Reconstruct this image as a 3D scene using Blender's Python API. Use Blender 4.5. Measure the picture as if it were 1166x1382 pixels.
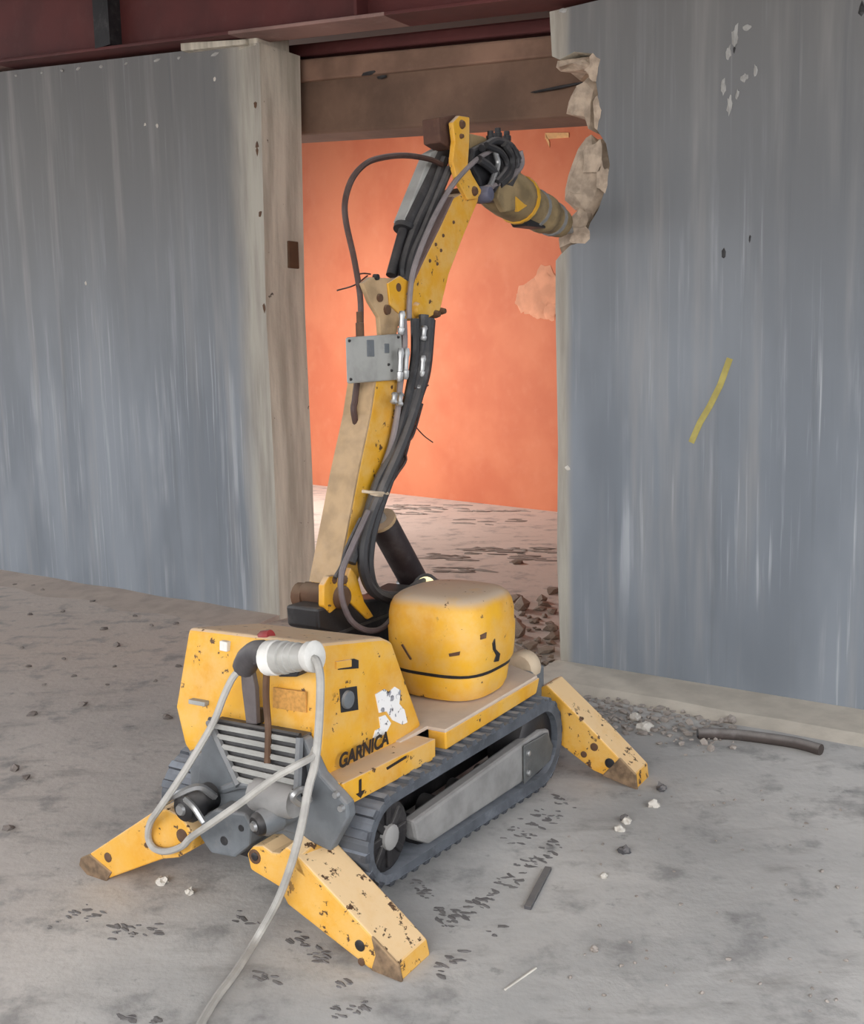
import bpy, bmesh, math, random
from mathutils import Vector, Matrix, noise as mnoise
random.seed(7)
for o in list(bpy.data.objects): bpy.data.objects.remove(o)
SC = bpy.context.scene
COL = SC.collection
# ---------------------------------------------------------------- camera
IW, IH, F = 1166, 1382, 1400.0
PITCH, ROLL = math.atan(191/1400.0), math.radians(1.3)
CAM = Vector((0, 0, 1.6))
f0 = Vector((0, math.cos(PITCH), -math.sin(PITCH))); r0 = Vector((1, 0, 0)); u0 = r0.cross(f0)
CR = r0*math.cos(ROLL) - u0*math.sin(ROLL); CU = u0*math.cos(ROLL) + r0*math.sin(ROLL)
cam = bpy.data.objects.new('camera', bpy.data.cameras.new('camera')); COL.objects.link(cam)
cam.matrix_world = Matrix(((CR.x, CU.x, -f0.x, CAM.x), (CR.y, CU.y, -f0.y, CAM.y), (CR.z, CU.z, -f0.z, CAM.z), (0, 0, 0, 1)))
cam.data.sensor_fit = 'HORIZONTAL'; cam.data.sensor_width = 36; cam.data.lens = F/IW*36
cam.data.clip_start = 0.05; cam.data.clip_end = 200
SC.camera = cam
# ---------------------------------------------------------------- sky, light, exposure
world = bpy.data.worlds.new('overcast_sky'); SC.world = world; world.use_nodes = True
bg = world.node_tree.nodes['Background']; bg.inputs[0].default_value = (0.93, 0.96, 1.0, 1); bg.inputs[1].default_value = 2.1
def area(name, loc, target, sx, sy, power, col=(1, 1, 1)):
    d = bpy.data.lights.new(name, 'AREA'); d.shape = 'RECTANGLE'; d.size = sx; d.size_y = sy; d.energy = power; d.color = col
    o = bpy.data.objects.new(name, d); COL.objects.link(o); o.location = loc
    o.rotation_euler = (Vector(target)-Vector(loc)).to_track_quat('-Z', 'Y').to_euler(); return o
area('assumed_gate_daylight', (-2.5, -2.6, 3.0), (0.0, 3.6, 0.0), 5.0, 2.4, 150, (1.0, 0.98, 0.95))  # added lamp for daylight assumed through an unseen gate behind the camera
area('assumed_left_daylight', (-3.6, 11.6, 2.3), (0.2, 11.6, 0.0), 2.0, 1.6, 185, (1.0, 0.97, 0.93))  # added lamp for daylight assumed from the orange room's left; no window built
SC.view_settings.view_transform = 'Standard'; SC.view_settings.look = 'None'
SC.view_settings.gamma = 1; SC.view_settings.use_curve_mapping = False
SC.view_settings.exposure = 0.56
# ---------------------------------------------------------------- geometry of the place
def pick(x, y, p0, n):
    d = f0 + CR*((x-IW/2)/F) + CU*((IH/2-y)/F)
    return CAM + d*((Vector(p0)-CAM).dot(n)/d.dot(n))
def floor_pt(x, y, z=0.0): return pick(x, y, (0, 0, z), Vector((0, 0, 1)))
RO = Vector((-.635, 2.875, 0)); FW = Vector((.527, .85, 0)).normalized(); WD = Vector((FW.y, -FW.x, 0))
def loc(p): v = p-RO; return Vector((v.dot(FW), -v.dot(WD), v.z))          # world -> robot frame (x forward, y left)
def fr(l, w, z): return RO + FW*l + WD*w + Vector((0, 0, z))
def V(l, w, z): return Vector((l, -w, z))
def PW(x, y, w): return loc(pick(x, y, fr(0, w, 0), WD))
def PL(x, y, l): return loc(pick(x, y, fr(l, 0, 0), FW))
def PZ(x, y, z): return loc(floor_pt(x, y, z))
WP = Vector((-1.058, 6.693, 0)); WV = Vector((1, -.725, 0)).normalized(); WN = Vector((-WV.y*-1, -WV.x, 0)); WN = Vector((WV.y, -WV.x, 0))
WALLM = Matrix(((WV.x, WN.x, 0, WP.x), (WV.y, WN.y, 0, WP.y), (0, 0, 1, 0), (0, 0, 0, 1))) # local x along wall, y toward camera, z up
# WV x WN = -z, so flip local y to stay right-handed: local y points away from the camera
WALLM = Matrix(((WV.x, -WN.x, 0, WP.x), (WV.y, -WN.y, 0, WP.y), (0, 0, 1, 0), (0, 0, 0, 1)))
def SW(x, y, off=0):                                                        # pixel -> (s, z) on a plane parallel to the wall
    v = pick(x, y, WP+WN*off, WN)-WP; return (v.dot(WV), v.z)
# ---------------------------------------------------------------- materials
def lin(c): return tuple(((v/255+.055)/1.055)**2.4 if v > 10 else v/255/12.92 for v in c)
class M:
    def __init__(s, name, rough=.7, metal=0.0):
        s.m = bpy.data.materials.new(name); s.m.use_nodes = True; s.nt = s.m.node_tree; s.b = s.nt.nodes['Principled BSDF']
        s.b.inputs['Roughness'].default_value = rough; s.b.inputs['Metallic'].default_value = metal
        s.co = s.nt.nodes.new('ShaderNodeTexCoord').outputs['Object']; s.geo = s.nt.nodes.new('ShaderNodeNewGeometry')
    def n(s, t, **k):
        d = s.nt.nodes.new(t)
        for a, b in k.items(): setattr(d, a, b)
        return d
    def put(s, sock, v):
        if hasattr(v, 'node'): s.nt.links.new(v, sock)
        elif isinstance(v, tuple): sock.default_value = (*v, 1) if len(v) == 3 and sock.type == 'RGBA' else v
        else: sock.default_value = v
    def math(s, op, a, b=0.0, c=None):
        d = s.n('ShaderNodeMath', operation=op); s.put(d.inputs[0], a); s.put(d.inputs[1], b)
        if c is not None: s.put(d.inputs[2], c)
        return d.outputs[0]
    def noise(s, scale, detail=4, rough=.55, stretch=None, off=None):
        v = s.co
        if stretch or off:
            mp = s.n('ShaderNodeMapping'); s.put(mp.inputs[0], v)
            mp.inputs['Scale'].default_value = stretch or (1, 1, 1); mp.inputs['Location'].default_value = off or (0, 0, 0); v = mp.outputs[0]
        d = s.n('ShaderNodeTexNoise'); s.put(d.inputs['Vector'], v); d.inputs['Scale'].default_value = scale
        d.inputs['Detail'].default_value = detail; d.inputs['Roughness'].default_value = rough
        return d.outputs['Fac']
    def step(s, v, a, b, lo=0.0, hi=1.0):
        d = s.n('ShaderNodeMapRange', interpolation_type='SMOOTHSTEP'); s.put(d.inputs[0], v)
        for i, q in zip((1, 2, 3, 4), (a, b, lo, hi)): d.inputs[i].default_value = q
        return d.outputs[0]
    def mix(s, f, a, b):
        d = s.n('ShaderNodeMix', data_type='RGBA'); s.put(d.inputs[0], f); s.put(d.inputs[6], a); s.put(d.inputs[7], b); return d.outputs[2]
    def xyz(s, v):
        d = s.n('ShaderNodeSeparateXYZ'); s.put(d.inputs[0], v); return d.outputs
    def up(s, a=.35, b=.9): return s.step(s.xyz(s.geo.outputs['Normal'])[2], a, b)
    def base(s, c): s.put(s.b.inputs['Base Color'], c)
    def bump(s, h, strength=.3, dist=.01):
        d = s.n('ShaderNodeBump'); d.inputs['Strength'].default_value = strength; d.inputs['Distance'].default_value = dist
        s.put(d.inputs['Height'], h); s.nt.links.new(d.outputs[0], s.b.inputs['Normal'])
DUST = lin((222, 200, 172)); GDUST = lin((168, 162, 158))
def yellow(name, chips=.66, dust=.9, base=(226, 168, 38), rust=.0, topc=lin((222, 196, 168))):
    m = M(name, .55)
    c = m.mix(m.step(m.noise(5), .35, .7), lin(base), lin((214, 152, 36)))
    c = m.mix(m.math('MULTIPLY', m.step(m.noise(7, 6, .7), .36, .72), .62), c, lin((220, 182, 116)))
    c = m.mix(m.math('MULTIPLY', m.up(), m.step(m.noise(14, 4), .2, .5, dust*.75, dust)), c, topc)
    ch = m.step(m.noise(26, 6, .65), chips, chips+.03)
    ch = m.math('MULTIPLY', ch, m.step(m.noise(4, 2, .5, off=(3, 1, 2)), .42-rust, .5-rust))
    c = m.mix(ch, c, lin((84, 58, 38)))
    m.base(c); m.bump(m.noise(60, 3), .15, .003); return m.m
def plain(name, col, rough=.6, metal=0.0, dust=.5, dcol=GDUST, var=.25, nscale=12):
    m = M(name, rough, metal)
    d = tuple(v*(1-var) for v in lin(col))
    c = m.mix(m.step(m.noise(nscale, 5), .35, .68), lin(col), d)
    if dust:
        c = m.mix(m.math('MULTIPLY', m.up(.1, .85), m.step(m.noise(20, 4), .25, .6, dust*.6, dust)), c, dcol)
        c = m.mix(m.math('MULTIPLY', m.step(m.noise(7, 6, .7, off=(5, 2, 1)), .5, .75), dust*.5), c, dcol)
    m.base(c); m.bump(m.noise(70, 3), .2, .003); return m.m
Y_HOOD = yellow('hood_yellow_paint', .63, rust=.03)
Y_DOME = yellow('cover_yellow_paint', .64, .97, (230, 172, 34), .02, lin((196, 174, 152)))
Y_ARM = yellow('arm_yellow_paint', .63, .9, (214, 158, 24), .03)
Y_LEG = yellow('leg_yellow_paint', .59, .95, (218, 162, 58), .06, lin((238, 205, 160)))
CREAM = plain('dusty_cream_paint', (184, 154, 116), .85, dust=.6, dcol=lin((190, 168, 146)), var=.3)
STEEL = plain('grey_steel_paint', (104, 108, 112), .6, .0, .45)
DARK = plain('dark_oily_steel', (38, 36, 38), .5, .2, .25)
BLACK = plain('black_plastic', (34, 33, 36), .55, 0, .3)
HOSE = plain('black_hose_rubber', (44, 43, 46), .5, 0, .35)
BROWN = plain('brown_hose_rubber', (66, 40, 32), .55, 0, .2)
RUBBER = plain('dusty_track_rubber', (84, 88, 95), .8, 0, .8, lin((140, 144, 152)), .4, 9)
LUG = plain('track_lug_rubber', (74, 77, 84), .8, 0, .95, lin((140, 146, 156)), .5, 14)
FRAME = plain('dusty_frame_steel', (142, 140, 138), .7, 0, .6)
SILVER = plain('silver_steel', (168, 168, 168), .35, .6, .2)
LGREY = plain('light_grey_paint', (166, 165, 160), .6, 0, .35)
WHITE = plain('white_plastic', (225, 222, 216), .5, 0, .1)
ROPE = plain('pale_grey_sheath', (176, 172, 166), .7, 0, .1)
RUST = plain('rusty_steel', (92, 64, 44), .8, 0, .4, lin((150, 130, 110)))
TAN = plain('tan_dusty_steel', (150, 128, 92), .75, 0, .5, lin((190, 168, 130)), .45, 9)
RED = plain('red_plastic', (150, 34, 34), .5, 0, .1)
BEAMRED = plain('red_beam_paint', (92, 38, 36), .7, 0, .25, lin((120, 84, 80)), .35, 1.6)
PALEPINK = plain('pale_flange_light_and_strut', (150, 116, 108), .8, 0, .5, lin((190, 168, 160)), .55, 1.3)  # strut colour; on the flange it paints light bounced off the floor
LINTEL = plain('brown_concrete', (118, 92, 76), .9, 0, .3, lin((150, 120, 100)), .4, 2.2)
RAW = plain('raw_broken_concrete', (188, 168, 148), .95, 0, .3, lin((215, 195, 175)), .4, 16)
SCAB = plain('plaster_scab_grey', (164, 162, 158), .9, 0, .2)
STONE = plain('grey_rubble', (150, 140, 132), .95, 0, .5, lin((190, 180, 172)), .4, 18)
PALE = plain('pale_rubble', (205, 198, 188), .95, 0, .3, lin((220, 215, 208)), .2, 18)
DIRT = plain('dark_earth', (82, 80, 82), .95, 0, .35, GDUST, .3, 20)
ROOF = plain('dark_roof_sheet', (24, 19, 18), .9, 0, 0)
INK = plain('black_lettering', (40, 28, 22), .7, 0, 0)
def m_lens():
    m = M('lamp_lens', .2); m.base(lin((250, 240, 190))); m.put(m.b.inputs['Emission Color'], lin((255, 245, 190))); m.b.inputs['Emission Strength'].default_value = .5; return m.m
LENS = m_lens()
def wall_paint(name, raw_lo, raw_hi, left):
    m = M(name, .6); x, y, z = m.xyz(m.co)
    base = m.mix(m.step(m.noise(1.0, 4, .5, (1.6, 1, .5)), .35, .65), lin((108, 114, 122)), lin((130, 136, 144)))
    base = m.mix(m.step(z, 1.1, 3.3, 0, .9), base, lin((103, 101, 99)))  # grey-brown tint with height, painting in the shade of the upper wall
    st = m.step(m.noise(1, 5, .6, (9, 1, .55)), .52, .72)
    st2 = m.step(m.noise(1, 4, .6, (34, 1, .9), (4, 0, 2)), .55, .75)
    gate = m.step(m.noise(1, 3, .5, (2.0, 1, 1.1), (9, 0, 4)), .36, .62)
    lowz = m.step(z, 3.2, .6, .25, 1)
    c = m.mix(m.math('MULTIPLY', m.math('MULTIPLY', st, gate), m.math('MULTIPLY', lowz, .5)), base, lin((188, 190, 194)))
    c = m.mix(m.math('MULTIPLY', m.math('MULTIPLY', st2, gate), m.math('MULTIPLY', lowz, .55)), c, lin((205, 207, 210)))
    st3 = m.step(m.noise(1, 4, .6, (5, 1, .35), (3, 0, 5)), .5, .72)
    c = m.mix(m.math('MULTIPLY', st3, .4), c, lin((158, 154, 150)))
    dk = m.step(m.noise(1, 5, .6, (14, 1, .45), (2, 0, 7)), .56, .76)
    c = m.mix(m.math('MULTIPLY', dk, .35), c, lin((84, 86, 90)))
    # bare band where the paint stops near the cut edge
    edge = m.math('ADD', x, m.math('MULTIPLY', m.math('SUBTRACT', m.noise(1, 5, .6, (5, 1, 1.2)), .5), .18 if left else .04))
    bare = m.step(edge, raw_lo, raw_hi) if left else m.step(edge, raw_hi, raw_lo)
    rawc = m.mix(m.step(m.noise(1, 5, .6, (10, 4, .9), (1, 2, 3)), .35, .68), lin((170, 164, 152)), lin((138, 130, 120)))
    c = m.mix(bare, c, rawc)
    m.base(c); m.bump(m.noise(1, 5, .6, (30, 10, 2)), .12, .01); return m.m
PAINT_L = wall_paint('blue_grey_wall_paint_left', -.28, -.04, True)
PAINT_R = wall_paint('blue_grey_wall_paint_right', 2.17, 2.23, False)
def jamb():
    m = M('bare_jamb_concrete', .9)
    c = m.mix(m.step(m.noise(1, 6, .6, (14, 9, 1.0)), .34, .68), lin((204, 196, 180)), lin((164, 156, 142)))
    c = m.mix(m.step(m.noise(16, 4, .6, off=(2, 2, 2)), .68, .74), c, lin((84, 76, 68)))
    m.base(c); m.bump(m.noise(25, 5), .3, .01); return m.m
JAMB = jamb()
def orange():
    m = M('orange_wall_paint', .75)
    c = m.mix(m.step(m.noise(1.1, 4), .35, .68), lin((198, 116, 80)), lin((186, 100, 66)))
    c = m.mix(m.math('MULTIPLY', m.step(m.noise(6, 5), .5, .8), .12), c, lin((214, 150, 120)))
    m.base(c); m.bump(m.noise(20, 3), .1, .01); return m.m
ORANGE = orange()
def ground():
    m = M('dusty_concrete_floor', .8)
    a = m.noise(.9, 6, .6); b = m.noise(4.5, 7, .65, off=(3, 5, 0)); s = m.noise(1, 6, .65, (2.2, 6.5, 1), (1, 4, 0))
    c = m.mix(m.step(a, .36, .66), lin((176, 174, 172)), lin((206, 202, 198)))
    x, y, z = m.xyz(m.co)
    far = m.math('ADD', m.step(y, 4.5, 7.0, 0, .8), m.step(x, -.5, -1.8, 0, .5))
    c = m.mix(far, c, lin((204, 188, 176)))
    c = m.mix(m.math('MULTIPLY', m.step(b, .5, .68), .6), c, lin((122, 120, 120)))
    c = m.mix(m.math('MULTIPLY', m.step(s, .54, .74), .55), c, lin((132, 126, 122)))
    c = m.mix(m.math('MULTIPLY', m.step(m.noise(9, 6, .7, off=(7, 1, 0)), .6, .72), .5), c, lin((104, 102, 102)))
    c = m.mix(m.math('MULTIPLY', m.step(m.noise(13, 6, .7, off=(2, 9, 0)), .6, .75), .5), c, lin((206, 202, 198)))
    m.base(c); m.bump(m.math('ADD', b, m.math('MULTIPLY', m.noise(26, 5), .35)), .28, .02); return m.m
GROUND = ground()
# ---------------------------------------------------------------- mesh helpers
class MB:
    def __init__(s): s.bm = bmesh.new()
    def hull(s, pts):                                  # convex solid from points
        vs = [s.bm.verts.new(p) for p in pts]
        r = bmesh.ops.convex_hull(s.bm, input=vs); 
        bmesh.ops.delete(s.bm, geom=list({g for g in r['geom_interior'] + r['geom_unused'] if isinstance(g, bmesh.types.BMVert)}), context='VERTS'); return s
    def box(s, c, size, rot=None):
        r = bmesh.ops.create_cube(s.bm, size=1); mt = Matrix.Translation(c) @ ((rot.to_4x4() if rot else Matrix.Identity(4))) @ Matrix.Diagonal((*size, 1))
        bmesh.ops.transform(s.bm, matrix=mt, verts=r['verts']); return s
    def prism(s, pts, d):                              # polygon pushed along vector d
        a = [s.bm.verts.new(p) for p in pts]; b = [s.bm.verts.new(Vector(p)+d) for p in pts]; n = len(a)
        s.bm.faces.new(a); s.bm.faces.new(b[::-1])
        for i in range(n): s.bm.faces.new((a[i], b[i], b[(i+1) % n], a[(i+1) % n]))
        return s
    def rings(s, rs, cap=True):
        vs = [[s.bm.verts.new(p) for p in r] for r in rs]; n = len(vs[0])
        for a, b in zip(vs, vs[1:]):
            for i in range(n): s.bm.faces.new((a[i], a[(i+1) % n], b[(i+1) % n], b[i]))
        if cap: s.bm.faces.new(vs[0][::-1]); s.bm.faces.new(vs[-1])
        return s
    def cyl(s, p0, p1, r, r1=None, n=16):
        return s.lathe(p0, p1, [(0, r), (1, r if r1 is None else r1)], n)
    def lathe(s, p0, p1, prof, n=16):                  # prof: (fraction along axis, radius)
        p0, p1 = Vector(p0), Vector(p1); ax = p1-p0; q = ax.to_track_quat('Z', 'Y')
        return s.rings([[p0+ax*t+q @ Vector((r*math.cos(2*math.pi*i/n), r*math.sin(2*math.pi*i/n), 0)) for i in range(n)] for t, r in prof])
    def tube(s, pts, r, n=8, sub=6, taper=None):
        pts = [Vector(p) for p in pts]; P = []
        ext = [2*pts[0]-pts[1]] + pts + [2*pts[-1]-pts[-2]]
        for i in range(1, len(ext)-2):
            a, b, c, d = ext[i-1:i+3]
            for k in range(sub):
                t = k/sub; P.append(.5*((2*b)+(c-a)*t+(2*a-5*b+4*c-d)*t*t+(3*b-a-3*c+d)*t**3))
        P.append(pts[-1]); rs = []; prev = None
        for i, p in enumerate(P):
            tg = (P[min(i+1, len(P)-1)]-P[max(i-1, 0)]).normalized()
            if prev is None: prev = tg.orthogonal().normalized()
            prev = (prev-tg*prev.dot(tg)).normalized(); bn = tg.cross(prev)
            rs.append([p+(prev*math.cos(2*math.pi*k/n)+bn*math.sin(2*math.pi*k/n))*r for k in range(n)])
        return s.rings(rs)
    def lump(s, c, size, seed=0, sub=2, amp=.35, rot=0):
        r = bmesh.ops.create_icosphere(s.bm, subdivisions=sub, radius=1)
        for v in r['verts']:
            k = 1+amp*mnoise.noise(v.co*1.6+Vector((seed*7.3, seed*3.1, seed)))*1.6
            p = v.co*k; p = Vector((p.x*size[0], p.y*size[1], p.z*size[2])); p.rotate(Matrix.Rotation(rot, 3, 'Z')); v.co = p+Vector(c)
        return s
    def build(s, name, m, parent=None, smooth=False, bevel=0, seg=2):
        bmesh.ops.recalc_face_normals(s.bm, faces=s.bm.faces)
        me = bpy.data.meshes.new(name); s.bm.to_mesh(me); s.bm.free()
        for x in (m if isinstance(m, list) else [m]): me.materials.append(x)
        if smooth:
            for p in me.polygons: p.use_smooth = True
            try: me.set_sharp_from_angle(angle=math.radians(40))
            except Exception: pass
        o = bpy.data.objects.new(name, me); COL.objects.link(o)
        if parent: o.parent = parent
        if bevel:
            b = o.modifiers.new('bevel', 'BEVEL'); b.width = bevel; b.segments = seg; b.limit_method = 'ANGLE'; b.angle_limit = math.radians(35)
        return o
def tag(o, label=None, cat=None, group=None, kind=None):
    if label: o['label'] = label
    if cat: o['category'] = cat
    if group: o['group'] = group
    if kind: o['kind'] = kind
    return o
def empty(name, l, rz=0, label=None, cat=None, group=None):
    o = bpy.data.objects.new(name, None); COL.objects.link(o); o.location = l; o.rotation_euler = (0, 0, rz); o.empty_display_size = .1
    return tag(o, label, cat, group)
def copy_to(o, l, rz=0.0, sc=1.0):
    c = o.copy(); COL.objects.link(c); c.location = l; c.rotation_euler = (0, 0, rz); c.scale = (sc,)*3; return c
# ---------------------------------------------------------------- setting
b = MB(); n = 60
b.bm.free(); b.bm = bmesh.new()
bmesh.ops.create_grid(b.bm, x_segments=60, y_segments=80, size=1)
for v in b.bm.verts: v.co = Vector((v.co.x*40, -10+v.co.y*32, 0))
tag(b.build('floor', GROUND), kind='structure')
def wall_z(s): return 3.60-.115*s
T = .36                                                  # wall thickness
def wall(name, poly, paint):
    w = MB()
    w.prism([Vector((s, 0, z)) for s, z in poly], Vector((0, T, 0)))
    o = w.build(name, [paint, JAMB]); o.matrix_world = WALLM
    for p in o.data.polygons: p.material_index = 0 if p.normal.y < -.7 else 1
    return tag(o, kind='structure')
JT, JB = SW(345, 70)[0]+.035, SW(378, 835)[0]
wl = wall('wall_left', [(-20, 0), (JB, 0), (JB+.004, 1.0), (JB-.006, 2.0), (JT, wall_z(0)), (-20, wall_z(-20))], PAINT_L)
notch = [(745, 76), (756, 80), (775, 70), (799, 72), (809, 84), (803, 103), (807, 128), (802, 150), (806, 176), (818, 194), (823, 222), (818, 252), (807, 284), (797, 300), (788, 326), (770, 331), (757, 343), (750, 352)]
NP = [SW(*p) for p in notch]
JR = SW(751, 640)[0]
rw = [(SW(757, 898)[0], 0), (9, 0), (9, wall_z(9)+.6), (5, wall_z(5)+.3), (2.1, wall_z(2.1))] + NP + [(JR, 1.9), (JR+.01, 1.2), (JR, .6)]
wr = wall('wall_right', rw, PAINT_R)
def wallobj(b, name, m, parent, **k):
    o = b.build(name, m, None, **k); o.parent = parent; return o       # vertices given in wall frame
core = [[(748, 88), (770, 76), (800, 78), (806, 92), (800, 100), (775, 92), (752, 96)],
        [(806, 104), (793, 106), (778, 116), (770, 132), (767, 148), (774, 158), (790, 166), (803, 180), (808, 165), (804, 140), (808, 122)],
        [(812, 188), (795, 184), (783, 194), (776, 214), (768, 236), (762, 262), (763, 276), (779, 284), (796, 296), (812, 270), (820, 235), (821, 205)],
        [(800, 284), (782, 284), (771, 292), (763, 308), (757, 322), (758, 338), (775, 332), (792, 324), (800, 300)]]
for i, poly in enumerate(core):
    b = MB(); q = [SW(*p, -.06) for p in poly]; cs = sum(p[0] for p in q)/len(q); cz = sum(p[1] for p in q)/len(q)
    rings = []
    for k, (y, sc) in enumerate(((.012, .45), (.025, .8), (.07, 1.0), (.16, 1.02), (.26, .95), (.33, .9))):
        ring = []
        for j, (s, z) in enumerate(q):
            nn = mnoise.noise(Vector((s*9, y*14, z*9+i)))*.035
            ring.append(Vector((cs+(s-cs)*sc+nn+y*.12*(1 if s < cs else 0), y+mnoise.noise(Vector((s*7+5, z*7, k)))*.02, cz+(z-cz)*sc+nn)))
        rings.append(ring)
    b.rings(rings)
    wallobj(b, 'broken_concrete', RAW, wr)
# pale plaster scabs hanging on the paint beside the notch and chips in the paint higher up
chips = [(800, 92, .03, .05), (806, 150, .02, .06), (800, 215, .05, .07), (812, 240, .035, .07), (781, 318, .06, .035), (760, 14, .04, .012),
         (992, 52, .025, .06), (983, 70, .02, .035), (1008, 38, .03, .02), (976, 116, .02, .045), (1005, 105, .03, .02), (985, 140, .018, .05), (1020, 95, .015, .03), (995, 128, .012, .03)]
for i, (x, y, sx, sz) in enumerate(chips):
    s, z = SW(x, y); b = MB().lump((s, 0, z), (sx*(.62 if i > 4 else 1), .006, sz*(.75 if i > 4 else 1)), i+3, 2, .6, )
    wallobj(b, 'plaster_scab', SCAB if i > 4 else RAW, wr)
for x, y, sx, sz in ((991, 68, .008, .02), (977, 343, .012, .03), (1012, 322, .006, .02), (1163, 12, .015, .03)):
    s, z = SW(x, y); wallobj(MB().lump((s, 0, z), (sx, .004, sz), x, 1, .4), 'hole', DARK, wr)
YSTROKE = plain('faded_yellow_mark', (178, 164, 92), .8, 0, 0)
b = MB(); q = [SW(*p) for p in ((985, 484), (972, 520), (958, 548), (945, 570), (933, 597))]
for (s0, z0), (s1, z1) in zip(q, q[1:]): b.box(Vector(((s0+s1)/2, -.001, (z0+z1)/2)), (math.hypot(s1-s0, z1-z0)*1.02, .003, .03), Matrix.Rotation(-math.atan2(z1-z0, s1-s0), 3, 'Y'))
wallobj(b, 'paint_mark', YSTROKE, wr)
s, z = SW(766, 632); wallobj(MB().lump((s, 0, z), (.02, .006, .012), 2, 1), 'plaster_scab', PALE, wr)
# details of the left wall end
b = MB(); s, z = SW(395, 343, -.22); b.box(Vector((JB+.005, .25, z)), (.03, .09, .17)); wallobj(b, 'anchor_plate', RUST, wl, bevel=.004)
b = MB(); s, z = SW(402, 160, -.34); b.box(Vector((JB+.0, .345, z)), (.03, .04, .1)); wallobj(b, 'anchor_plate', DARK, wl)
for x, y in ((352, 140), (347, 205), (357, 288), (360, 415), (372, 190)):
    s, z = SW(x, y, 0); s = min(s, JB-.02); wallobj(MB().lump((s, 0, z), (.014, .004, .025), x, 1, .5), 'hole', RUST, wl)
for x, y in ((196, 168), (212, 170), (116, 383), (290, 107)):
    s, z = SW(x, y, 0); wallobj(MB().lump((s, 0, z), (.012, .004, .014), x, 1, .5), 'plaster_scab', PALE, wl)
for k in range(9):
    s = -2.4+k*.26+random.uniform(-.08, .08); wallobj(MB().lump((s, 0, wall_z(s)-.03), (random.uniform(.015, .04), .008, .010), k, 1, .5), 'plaster_scab', SCAB, wl)
b = MB(); b.prism([Vector((-.10, 0, wall_z(0)-.02)), Vector((JT-.02, 0, wall_z(0)-.02)), Vector((JT-.02, 0, wall_z(0)+.16)), Vector((-.10, 0, wall_z(-.1)+.16))], Vector((0, T*.8, 0)))
wallobj(b, 'concrete_stub', JAMB, wl, bevel=.01)
b = MB(); b.prism([Vector((-.55, -.06, wall_z(-.5)-.0)), Vector((.0, -.03, wall_z(0)-.0)), Vector((.0, -.03, wall_z(0)+.03)), Vector((-.55, -.06, wall_z(-.5)+.05))], Vector((0, .2, 0)))
wallobj(b, 'ledge', JAMB, wl, bevel=.006)
# kerb of bare concrete at the foot of the right wall
b = MB(); b.bm.free(); b.bm = bmesh.new(); rs = []
for k in range(40):
    s = 2.12+k*.13; a = mnoise.noise(Vector((s*3, 1, 0)))*.03
    rs.append([Vector((s, .0, .0)), Vector((s, 0, .035)), Vector((s, -.05, .034)), Vector((s, -.30+a, .026)), Vector((s, -.40+a, -.002))])
b.rings(rs); o = b.build('baseboard_right', plain('bare_kerb_concrete', (212, 202, 188), .9, 0, .4, lin((196, 186, 172)), .25, 7)); o.matrix_world = WALLM; tag(o, kind='structure')
# drift of plaster dust at the foot of the left wall
b = MB(); rs = []
for k in range(60):
    s = -4.2+k*.072; a = mnoise.noise(Vector((s*2.2, 3, 0)))*.1
    rs.append([Vector((s, .0, .0)), Vector((s, 0, .03+a*.1)), Vector((s, -.12+a*.5, .022+a*.06)), Vector((s, -.35+a, -.002))])
b.rings(rs); o = b.build('baseboard_left', plain('plaster_dust', (182, 164, 152), .95, 0, .3, lin((200, 184, 170)), .25, 6), smooth=True); o.matrix_world = WALLM; tag(o, kind='structure')
# orange wall of the room behind
A, B = floor_pt(430, 655), floor_pt(745, 690); D = (B-A).normalized(); Nn = Vector((D.y, -D.x, 0))
wb = MB(); wb.prism([A-D*9, A+D*7, A+D*7+Vector((0, 0, 5.6)), A-D*9+Vector((0, 0, 5.6))], -Nn*.3)
wb = wb.build('wall_back', ORANGE); tag(wb, kind='structure')
def onback(x, y, off=0): return pick(x, y, A+Nn*off, Nn)
if (CAM-A).dot(Nn) < 0: Nn = -Nn
b = MB()
for (x0, y0), (x1, y1) in (((736, 184), (768, 183)), ((737, 184), (742, 196))):
    p, q = onback(x0, y0), onback(x1, y1); b.prism([p+Vector((0, 0, .035)), q+Vector((0, 0, .03)), q-Vector((0, 0, .02)), p-Vector((0, 0, .03))], Nn*.006)
o = b.build('paint_mark', plain('pale_yellow_mark', (226, 176, 120), .8, 0, 0), wb)
b = MB()
for i, (x, y, r, h) in enumerate(((722, 398, .26, .2), (735, 392, .2, .24), (712, 402, .16, .16), (728, 415, .14, .12), (742, 420, .12, .1))):
    p = onback(x, y); r2 = bmesh.ops.create_icosphere(b.bm, subdivisions=3, radius=1)
    for v in r2['verts']:
        k = 1+.5*mnoise.noise(v.co*2+Vector((i*5, 1, 2))); v.co = p+D*(v.co.x*r*k)+Vector((0, 0, v.co.z*h*k))+Nn*(v.co.y*.015)
b.build('plaster_patch', plain('plaster_patch', (206, 146, 116), .9, 0, 0, var=.2, nscale=5), wb, smooth=True)
b = MB(); rs = []
for k in range(70):
    p = A-D*4+D*k*.16; h = .10+.05*mnoise.noise(Vector((k*.3, 0, 0))); w = .35+.15*mnoise.noise(Vector((k*.21, 4, 0)))
    rs.append([p, p+Vector((0, 0, h)), p+Nn*w*.4+Vector((0, 0, h*.7)), p+Nn*w-Vector((0, 0, .003))])
tag(b.build('baseboard_back', plain('pale_rubble_dust', (196, 178, 164), .95, 0, .3, lin((214, 200, 188)), .3, 5), smooth=True), kind='structure')
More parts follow.
